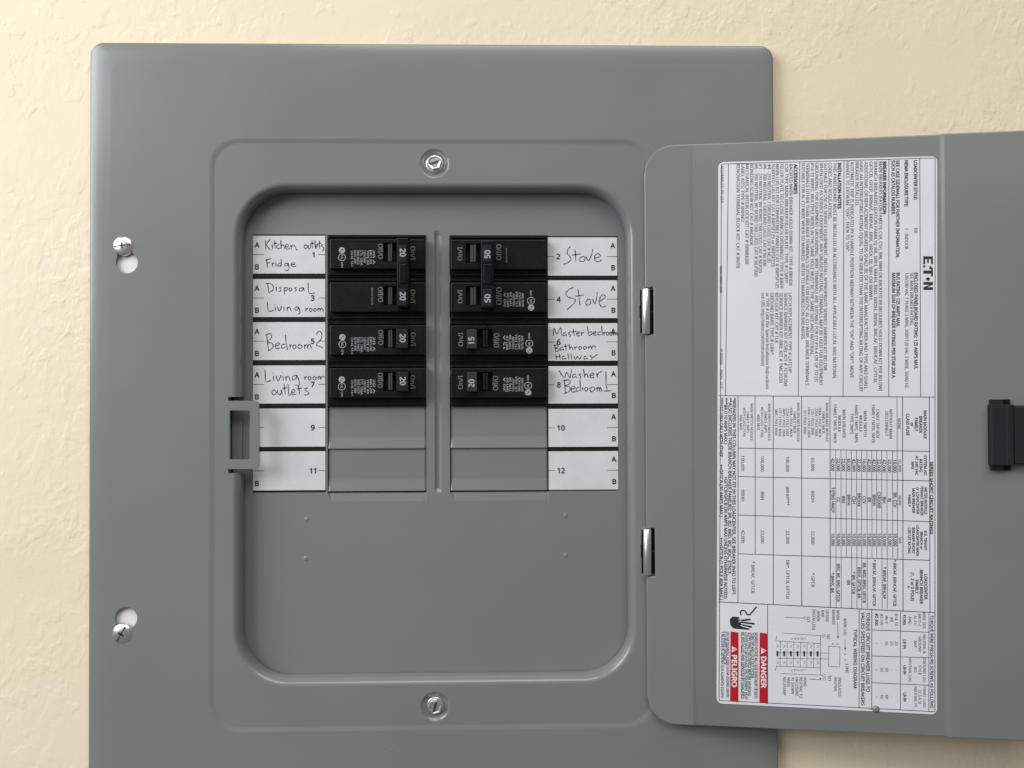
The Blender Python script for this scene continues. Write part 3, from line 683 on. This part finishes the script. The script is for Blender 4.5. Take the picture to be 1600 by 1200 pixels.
# frame and rules of the label
fr = [(1127, 256), (1462.5, 246), (1458.5, 1111.5), (1123, 1095.5)]
for i in range(4): LN(*fr[i], *fr[(i+1) % 4], 0.38)
for a in ((1438.4,247,1438.4,622), (1390,248.5,1388.5,622), (1319.5,250.5,1317,621.5), (1250,252.5,1247,621), (1138,256,1133,620.5)): LN(*a, 0.36)
LN(1123, 620.5, 1461, 622, 0.42)
for x in (1152.8, 1207.8, 1252.2, 1296.6, 1410, 1451.8):
    LN(x, 621, x-0.3, 943+(x-1152)*0.048, 0.40)
LN(1179.4, 621, 1179.4, 867, 0.36); LN(1401.4, 621, 1401.4, 876, 0.3)
mx = [1305.4,1313.5,1321.6,1329.7,1337.8,1345.4,1354,1361.6,1369,1377,1385.2,1394]
for x in mx: LN(x, 705, x, 873, 0.28)
for i in (0, 1, 3, 4, 5, 6, 9, 10): LN(mx[i], 873, mx[i], 952, 0.28)
for ya, yb in ((702.5,707),(747,753),(807,816.5),(867.4,876.7)): LN(1152.8, ya, 1451.8, yb, 0.40)
LN(1122.5, 942.5, 1459, 958, 0.45)
H1 = 5.6
def dense(x, y0, y1, s, bold=0.0, h=H1): T(x-h/2, x+h/2, y0, y1, s, bold)
dense(1432, 250, 312, 'LOADCENTER STYLE:', 0.03); dense(1432, 357, 365, 'BR'); dense(1417.5, 250, 323, 'NEMA ENCLOSURE TYPE:', 0.03); dense(1417.5, 357, 390, '1 - INDOOR')
dense(1404, 250, 404, 'SEE CASE SIDEWALL FOR FURTHER INFORMATION,', 0.02); dense(1397, 250, 336, 'SUCH AS CATALOG NUMBER.', 0.02)
dense(1432, 427, 578, 'ENCLOSED PANELBOARD RATING: 125 AMPS MAX.', 0.02); dense(1425.3, 427, 510, 'SEE MAIN BREAKER RATING.'); dense(1417.5, 427, 609, '120/240 VAC 1 PHASE 3 WIRE, 208Y/120 VAC 3 WIRE, 50/60 HZ.')
dense(1404, 427, 512, 'BUS RATING: 125 AMPS MAX.', 0.02); dense(1397, 427, 593, 'MAXIMUM SUM OF BREAKER RATINGS PER STAB 200 A.', 0.02)
def block(lines, top):
    for X, y1, s, *bd in lines: dense(1110+X/4.324, top, y1, s, bd[0] if bd else 0.0, 5.5)
block([(1182,334,'BREAKER INFORMATION',0.04),(1155,612,'MAIN BREAKERS (EATON FAMILY): CSR, CSH, BW, BWH OR BACKFED BR (REQUIRES HOLD-DOWN KIT PER BELOW)'),
 (1122,600,'BRANCH BREAKERS (EATON FAMILY): BR, BRH, BRHH, BRD, BRDH, BRSN, BRCAF, BRHCAF, CFTCB,'),(1090,471,'GFTCB, GFEP, BRNAF, BRPAF, BRK, BRSX, BJ, BJH OR BRWH.'),
 (1057,610,'ADDITIONAL OR REPLACEMENT BREAKERS SHALL BE OF THE SAME MANUFACTURER AND TYPE AND SHALL'),(1024,614,'HAVE AN INTERRUPTING RATING EQUAL TO OR GREATER THAN THE INTERRUPTING RATING OF ANY CIRCUIT'),
 (995,322,'BREAKER INSTALLED.'),(962,592,'AUTOMATIC TRIP IS INDICATED BY A HANDLE POSITION MIDWAY BETWEEN THE "ON" AND "OFF". MOVE'),(932,395,'HANDLE TO EXTREME "OFF", THEN TO "ON".')], 252)
block([(876,326,'INSTALLATION NOTES',0.04),(845,594,'THIS PANELBOARD MUST BE INSTALLED IN ACCORDANCE WITH ALL APPLICABLE LOCAL AND NATIONAL'),(812,343,'CODES AND REGULATIONS.'),
 (782,582,'SUITABLE FOR USE AS SERVICE EQUIPMENT. INSTALL APPROPRIATE SERVICE BARRIER KIT BELOW.'),(753,604,'WHEN USED AS SERVICE EQUIPMENT, ANY UNUSED NEUTRAL TERMINALS MAY BE USED FOR EQUIPMENT'),
 (722,598,'GROUNDING. FOR EQUIPMENT GROUNDING, WIRE TERMINALS ARE SUITABLE FOR (1) #14-4 OR UP TO (3)'),(692,558,'#14-10 WIRES. MULTIPLE WIRES IN THE SAME HOLE MUST BE THE SAME SIZE AND MATERIAL.'),
 (660,604,'TERMINALS OTHER THAN BREAKER TERMINALS SUITABLE FOR 60/75C AL-CU WIRE. BREAKER TERMINALS'),(630,533,'SUITABLE FOR AL-CU WIRE WHEN SO MARKED. REFER TO MARKINGS ON BREAKERS.')], 254)
block([(578,303,'ACCESSORIES',0.04),(547,448,'BACKFED MAIN BREAKER HOLD-DOWN KIT : TYPE # BRHDK'),(517,443,'CSR TYPE MAIN BREAKER FILLER PLATE : TYPE # CSRFP'),(485,452,'FILLER PLATE TO CLOSE BRANCH OPENINGS: TYPE # BRFP'),
 (455,452,'MAIN LUG KIT FOR CONVERTIBLE PANELS: CAT # BRPSF125'),(427,418,'SUBFEED LUG KIT: CAT # BRPSF125 or BRPSF225'),(399,411,'#4 - 2/0 NEUTRAL / GROUND LUGS: CAT # NL20'),(370,417,'#6 - 300 NEUTRAL / GROUND LUGS: CAT # NL300'),
 (340,427,'#1 - 2/0 NEUTRAL W/ BOND TAB LUGS: CAT # NLP20'),(311,433,'#6 - 300 NEUTRAL W/ BOND TAB LUGS: CAT # NLP300'),(280,385,'BONDING SCREW KIT: CAT # BRGNDK'),(249,414,'MECHANICAL INTERLOCK KIT: CAT # BRMIKBR'),
 (219,347,'LABEL KITS: TYPE # BRPNO'),(188,420,'RENOVATION TERMINAL BLOCK KIT: CAT # RNTB')], 256)
block([(540,584,'LATCH REPLACEMENT: TYPE # LATCHP'),(510,605,'SERVICE BARRIER KIT (CSR): KIT # TCSR200'),(478,600,'SERVICE BARRIER KIT (BR): KIT # TMC2020'),(448,538,'KEYLOCK KIT: CAT # TLK'),(417,556,'GROUND BARS: TYPE # GBK*'),
 (387,610,'or TYPE # GBK (for Special Installation Instructions'),(356,573,'see URL http://eaton.com/instructions)')], 459)
T(1126, 1130.5, 258, 318, 'ASSEMBLED IN USA'); T(1124.5, 1129, 417, 459, 'www.eaton.com', 0.02); T(1124.5, 1129, 548, 572, 'PUB#0506'); T(1124.5, 1129, 580, 609, 'REV. 07')
# maker's mark in heavy block letters
def heavy(pts): PG([(1443.2+ (a*15.2), 401+b_*53) for b_, a in pts], LI, 0.035)
heavy([(0,0),(0.235,0),(0.235,0.20),(0.085,0.20),(0.085,0.40),(0.20,0.40),(0.20,0.58),(0.085,0.58),(0.085,0.80),(0.235,0.80),(0.235,1),(0,1)])
heavy([(0.265,0),(0.335,0),(0.335,0.22),(0.265,0.22)]); heavy([(0.295,0.62),(0.385,0.62),(0.385,0.86),(0.295,0.86)])
heavy([(0.42,0),(0.52,0),(0.52,0.8),(0.60,0.8),(0.60,1),(0.34,1),(0.34,0.88),(0.42,0.80)])
PG([(1443.2+15.2*(0.48+0.20*math.sin(i*0.5236)), 401+53*(0.675+0.055*math.cos(i*0.5236))) for i in range(12)], LI, 0.035)
heavy([(0.76,0),(0.845,0),(0.845,0.62),(0.92,0),(1.0,0),(1.0,1),(0.915,1),(0.915,0.38),(0.84,1),(0.76,1)])
# ratings table
T(1452.8, 1457.6, 723, 836, 'SERIES SHORT CIRCUIT RATINGS', 0.03)
def stack(Xs, yc, items, h=4.9, bold=0.02):
    for X, s in zip(Xs, items): TC(1110+X/4.324, yc, s, h, None, bold)
stack((1450,1420,1390,1362,1332), 665, ['MAIN MODULE','BREAKER','FAMILY','or','CLASS FUSE']); stack((1450,1420,1392,1365), 729, ['SYSTEM AIC','RATING','AT 240 VAC','MAX'], 4.5)
stack((1452,1426,1398,1370,1342), 784, ['METER MODULE','TENANT BREAKER','or LOADCENTER','MAIN BREAKER','FAMILY'], 4.3); stack((1450,1422,1396,1368,1340), 846, ['B.B. TENANT','BRANCH or','LOADCENTER MAIN','BREAKER SHORT','CIRCUIT RATING'], 4.1)
stack((1450,1420,1390,1360,1330), 918, ['LOADCENTER','BRANCH BREAKER','FAMILY','(1, 2 or 3 POLE)','*'])
for X, s in ((1275,'NONE'),(1218,'WITHOUT MAIN'),(1190,'DISCONNECT'),(1130,'CABLE TAP BOX'),(1100,'FAMILY 1MTB, 3MTB'),(1045,'MAIN SWITCH'),(1015,'MODULE'),(985,'FAMILY 1MPS, 3MPS'),(955,'TYPE 3MPS'),(902,'MAIN BREAKER'),(872,'MODULE'),(842,'FAMILY 1MCB, 3MCB')):
    TC(1110+X/4.324, 664, s, 4.9)
for Xs, it in (((787,763,739,715,690,665,638),['MAIN BREAKER MODULE','FAMILY 1MCB','400A / POLE 3MCB','225A / POLE 200A','LSS / POLE 200A','100A / 3 POLE 200A','VS / POLE 400A']),
               ((593,569,545,520,496,470,444),['MAIN BREAKER MODULE','FAMILY 1MCB','400A / POLE 3MCB','225A / POLE 200A','3MPS / POLE 200A','LST / 3 POLE 400A','3MS / POLE 400A']),
               ((397,372,348,324),['MAIN SWITCH MODULE','FAMILY 3MPS','WITH CLASS T FUSE','400A MAX']),((278,252,228,204),['MAIN SWITCH MODULE','FAMILY 3MPS','WITH CLASS J FUSE','100A MAX'])):
    for X, s in zip(Xs, it): TC(1110+X/4.324, 662, s, 4.2)
for X, a, b_, c_, d_ in ((690,'65,000','BRDH','22,000','* GFCB'),(520,'100,000','BRHH***','22,000','BR*, CFTCB, GFTCB'),(350,'100,000','BRH','22,000',''),(218,'100,000','BRHH','42,000','')):
    for yy, s in ((727,a),(777,b_),(841,c_),(907,d_)):
        if s: TC(1110+X/4.324, yy+(1110+X/4.324-1200)*0.012, s, 5.4)
TC(1176, 904, '* BRCAF, GFTCB', 5.4)
cx_ = [1301,1309.5,1317.5,1325.7,1333.8,1341.6,1349.7,1357.8,1365.3,1373,1381,1389.6,1397.8]
va = ['42,000','22,000','22,000','65,000','42,000','22,000','10,000','42,000','42,000','22,000','42,000','22,000','10,000']; vc = ['T/JTBG HMCP','CC','BRX','BRHH','CSH','BRDHX','CCV','BR','BRHH','CSR2000','BJH','BJ','BR, CCV']
for k, x in enumerate(cx_):
    TC(x, 729+(x-1350)*0.02, va[k], 5.2, 20, 0.01); TC(x, 783, vc[k], 5.0, None, 0.01); TC(x, 845, '10,000', 5.2, 20, 0.01)
TC(1405.5, 729, '10,000', 4.6, 20); TC(1405.5, 784, 'NONE', 4.4); TC(1405.5, 846, 'N/A', 4.4)
for x, s in ((1300,'* BRHX, BR'),(1309,'BRX, BR, BRD, GFTCB'),(1325,'BR'),(1333,'* BR, GFTCB'),(1341.5,'BRDX, GFTCB, BR'),(1349.5,'BR, BRD, BRSX, GFTCB'),(1365,'* BRCAF, BRHCAF, GFTCB'),(1381,'* BRCAF, BRHCAF'),(1397,'* BRCAF, BRHCAF, GFTCB')): TC(x, 912, s, 4.8, None, 0.01)
T(1144.5, 1149.7, 624, 932, '*BREAKERS IN THIS COLUMN MAY NOT FIT IN THIS LOADCENTER, SEE BREAKER INFO TO LEFT.', 0.015)
T(1138, 1143.2, 624, 900, '**ALSO INCLUDES THESE BRANCH BREAKER FAMILIES: BR, BD, BRD, BQ, BQC, ETNCF.', 0.015)
T(1131.3, 1136.5, 624, 696, '***BR (110 AMPS MAX.)', 0.015); T(1131.3, 1136.5, 747, 937, '+GFTCB/GFCB (30 AMPS MAX UNLESS OTHERWISE NOTED)', 0.015)
T(1124.3, 1129.5, 624, 716, '****TO 10KA ONLY WITH ETNEF', 0.015); T(1124.3, 1129.5, 728, 810, '++GFTCB (30 AMPS MAX.)', 0.015); T(1124.3, 1129.5, 842, 939, '+++GFTCB (1 POLE 40A MAX.)', 0.015)
# torque table
for x in (1198.6, 1341.3, 1361): LN(x, 943+(x-1122)*0.045, x-0.6, 1096.5+(x-1122)*0.045, 0.36)
LN(1405.6, 957, 1404.8, 1109, 0.34); LN(1450, 959, 1449, 1111, 0.34)
for ya, yb in ((985,988.6),(1025.6,1028),(1067,1070.7)): LN(1361, ya, 1450, yb, 0.36)
T(1452, 1457, 962, 1106, 'TORQUE WIRE PRESSURE SCREWS AS FOLLOWS', 0.01)
def st2(yc, items, Xs=(1438,1408,1378,1342,1306), h=4.4, bold=0.0):
    for X, s in zip(Xs, items):
        if s: TC(1110+X/4.324, yc, s, h, None, 0.02 if X == Xs[-1] else bold)
st2(970, ['WIRE SIZE','60/75 C','AL-CU','AWG','KCMIL']); st2(1007, ['NEUTRAL &','GROUND','BAR','','LB-IN']); st2(1047, ['GROUND LUG','STYLE','NO.','NEUTRAL LUG','LB-IN']); st2(1089, ['PANEL LUGS','(2,3,4,5)','NEUTRAL PT','','LB-IN'])
for yc, it in ((969,['#14-10','#8','#6-4','#2-1/0','#2-300']),(1006,['20','25','35','-','-']),(1047,['-','-','50','50','-']),(1089,['-','-','60','60','-'])):
    st2(yc, it, (1250,1220,1185,1152,1118), 4.6)
T(1352.5, 1358, 958, 1081, 'TORQUE CIRCUIT BREAKER LUGS TO', 0.01); T(1344.5, 1350, 958, 1102, 'VALUES SPECIFIED ON CIRCUIT BREAKERS', 0.01)
T(1332.5, 1338, 984, 1075, 'TYPICAL WIRING DIAGRAM', 0.01)
# wiring diagram
def ce(*p): return [c for q in p for c in cE(*q)]
def EL(x0, y0, x1, y1, wd=0.26): LN(*cE(x0, y0), *cE(x1, y1), wd)
for a in ((795,305,870,310),(870,310,868,445),(868,445,793,440),(793,440,795,305),(498,112,625,118),(478,218,752,236),(740,236,738,500),(473,490,750,500),(445,272,740,288),(443,440,740,452),(443,350,790,352),(443,388,790,392),(700,530,662,526)): EL(*a)
for k in range(7):
    X = 470+k*45; EL(X, 272+k*2, X-3, 442+k*2, 0.24)
    ps = [cE(X-27, 338), cE(X-27, 374), cE(X-14, 376), cE(X-14, 340)]; PG(ps, LI)
    for dy_ in (296, 405): EL(X-27, dy_, X-12, dy_+10, 0.2); EL(X-12, dy_+10, X-27, dy_+22, 0.2)
EL(445, 235, 438, 272); EL(443, 440, 434, 470); EL(855, 140, 857, 240); EL(903, 260, 905, 318); EL(662, 526, 735, 530)
for (X, Y) in ((857, 250), (905, 328), (738, 530)): PG([cE(X-7, Y-12), cE(X+7, Y-12), cE(X, Y+6)], LI)
def ring(X, Y, r=8):
    for i in range(10):
        a, b_ = i*0.628, (i+1)*0.628; EL(X+r*math.cos(a), Y+r*math.sin(a), X+r*math.cos(b_), Y+r*math.sin(b_), 0.22)
for X, Y in ((635, 118), (762, 236), (762, 503), (765, 525)): ring(X, Y, 9)
for X, Y in ((822, 290), (852, 290), (905, 360), (905, 398)): ring(X, Y, 4)
for k, s in enumerate('LOADS'): TC(*cE(635-k*22, 256), s, 3.8); TC(*cE(635-k*22, 468), s, 3.8)
for x, ya, s in ((905,120,'MAIN LUG'),(858,65,'MAIN'),(828,62,'BREAKER'),(785,60,'GROUND'),(755,65,'BAR'),(725,68,'(WHEN'),(695,58,'INSTALLED)'),(918,425,'LINE'),(868,515,'INSULATED'),(840,515,'NEUTRAL'),(635,515,'BOND'),(607,515,'NEUTRAL TO'),(580,515,'ENCLOSURE'),(552,515,'AS SHOWN'),(524,515,'WHEN'),(496,515,'NECESSARY'),(792,228,'N2'),(660,110,'G1'),(800,505,'N1')):
    a0, b0 = Lp(*cE(x, ya)); text(LF, s, Ld(a0-0.8, b0, 0.03), dA, dB, len(s)*1.32*(0.9 if len(s) > 4 else 1), 1.6, 'l', 0.0)
# shock hazard hand
hand = [(128,125),(150,108),(190,112),(200,130),(262,122),(270,128),(270,134),(205,142),(290,150),(298,156),(292,164),(205,152),(203,158),(276,172),(280,180),(272,185),(202,166),(200,172),(262,190),(262,197),(252,198),(175,192),(150,188),(130,162)]
PG([cE(a, b_) for a, b_ in hand], LI)
sq = [(205,100),(198,78),(212,66),(232,72),(245,95),(262,98),(310,42)]
for a, b_ in zip(sq, sq[1:]): EL(*a, *b_, 0.85)
sq = [(185,125),(205,128),(188,145),(215,140)]
for a, b_ in zip(sq, sq[1:]): LN(*cE(*a), *cE(*b_), 0.3, LK, 0.05)
# red bars with white lettering
BARS = []
def redbar(xa, xb, ya, yb, yt0, yt1, word):
    RB = MB(); BARS.append((RB, word))
    PG([cE(xa, ya), cE(xa-3, yb), cE(xb-2, yb+10), cE(xb, ya+8)], RB, 0.03)
    x, y = cE((xa+xb)/2, yt0-40)
    PG([(x-4.2, y+5), (x-4.2, y-5), (x+4.4, y)], LK, 0.05); PG([(x-1.6, y+0.8), (x-1.6, y-0.8), (x+2.2, y-0.4), (x+2.2, y+0.4)], RB, 0.07)
    a0, b0 = Lp(*cE(xa+10, yt0)); _, b1 = Lp(*cE(xa+10, yt1)); text(LK, word, Ld(a0, b0, 0.05), dA, dB, b1-b0, 2.75, 'l', 0.025)
redbar(330, 385, 215, 683, 378, 585, 'DANGER'); redbar(133, 188, 208, 675, 368, 580, 'PELIGRO')
LN(*cE(383, 215), *cE(383, 690), 0.3)
for k, (X, y1, s) in enumerate(((305,660,'HAZARDOUS VOLTAGE. WILL CAUSE SEVERE INJURY OR DEATH.'),(282,520,'TURN OFF AND LOCK OUT SYSTEM'),(262,640,'SUPPLYING THIS DEVICE BEFORE WORKING'),(240,665,'COVERS MUST BE IN PLACE. THIS EQUIPMENT MUST'),(218,660,'BE INSTALLED AND SERVICED BY QUALIFIED'))):
    x, y = cE(X, 215); _, yb = cE(X, y1); T(x-2.2, x+2.2, y, yb, s, 0.01)
for k, (X, y1, s) in enumerate(((116,650,'VOLTAJE PELIGROSO. PUEDE CAUSAR LESIONES GRAVES'),(98,430,'O LA MUERTE. DESCONECTE'),(80,655,'Y BLOQUEE EL SISTEMA QUE ALIMENTA EQUIPO'))):
    x, y = cE(X, 210); _, yb = cE(X, y1); T(x-2.0, x+2.0, y, yb, s, 0.01)
LN(*cE(205, 212), *cE(205, 660), 0.25, LRd); LN(*cE(318, 222), *cE(318, 660), 0.2, LRd)
prints += [(LI, 'label_rules', M['ink'], door), (LF, 'label_print', M['ink2'], door), (LRd, 'danger_rule', M['red'], door), (LK, 'danger_print', M['knock'], door)]
for RB, word in BARS: prints.append((RB, 'danger_bar', M['red'], door))
# rivet nub breaking through the label's lower edge and a scratch above it
a, b_ = Lp(1367, 1108); p = Ld(a, b_)
mb = MB(); mb.lathe(p.x, p.z, [(2.2, 0.5), (2.0, 0.1), (1.3, -0.5), (0.5, -0.7)], 14); mb.frustum((p.x-3.5, p.x, p.z-0.5, p.z+0.6), (p.x-3.2, p.x, p.z-0.3, p.z+0.4), 0.1, 0.5)
mb.build('rivet', M['paint2'], door)
# ------------------------------------------------------------------ latch handle on the door
def DX(px, py=680):
    # door-local u for a photo reading
    d = RC.transposed() @ Vector(((px-800)/F, (py-600)/F, 1.0)); t_ = math.tan(TH)
    t = (YH_-(0-XH)*t_+DIST)/(d.z+d.x*t_); return (d.x*t-XH)/math.cos(TH), -d.y*t
lu0, lu1 = DX(1542)[0], DX(1570)[0]
lt_, lb_ = DX(1560, 632)[1], DX(1560, 726)[1]; tt_, tb_ = DX(1560, 624)[1], DX(1560, 734)[1]
mb = MB()
zt, zb = lt_, lb_
pr = [(lu0, -0.9), (lu0, -5.0), (lu0+0.5, -5.6), (lu0+7.6, -6.0), (lu0+8.6, -6.3), (lu0+11.4, -6.1), (lu0+12.0, -5.5), (lu0+12.2, -0.9)]
vs = [(u, y, z) for u, y in pr for z in (zb, zt)]; n = len(pr)
mb.add(vs, [(2*i, 2*i+1, 2*i+3, 2*i+2) for i in range(n-1)]+[(2*(n-1), 2*n-1, 1, 0)], False); mb.add([vs[2*i] for i in range(n)], [tuple(range(n))]); mb.add([vs[2*i+1] for i in range(n)], [tuple(range(n))])
lat = mb.build('latch_handle', M['latch'], door, 0.25, 2); lat['label'] = 'black plastic latch handle at the free edge of the door'
for za, zb2 in ((tt_, lt_-0.5), (lb_+0.5, tb_)):
    mb = MB(); mb.box(lu0+0.8, lu0+7.5, zb2, za, -3.4, -0.88); mb.build('latch_tab', M['latch'], door, 0.3, 2)
    mb = MB(); mb.box(lu0+7.5, lu0+11.6, zb2, za, -2.2, -0.88); mb.build('latch_tab', M['dark'], door, 0.2, 1)
mb = MB(); mb.frustum((lu0+12, lu0+46, lb_+0.2, lt_-0.4), (lu0+12.3, lu0+45, lb_+0.9, lt_-1.2), -5.4, -0.88); mb.build('latch_grip', M['latch'], door, 0.5, 3)

# ------------------------------------------------------------------ finish lettering
flush_text()
for mb, name, m_, par in prints:
    if not mb.v: continue
    base_door = par.name.startswith('door')
    o = mb.build(name, m_, par, recalc=False, weld=False)
    if name not in ('danger_bar', 'rating_print', 'serial_print'): o['kind'] = 'stuff'
# children of a scaled-base parent: put every child's origin where its parent's is
for o in list(bpy.data.objects):
    if '_base' in o: del o['_base']
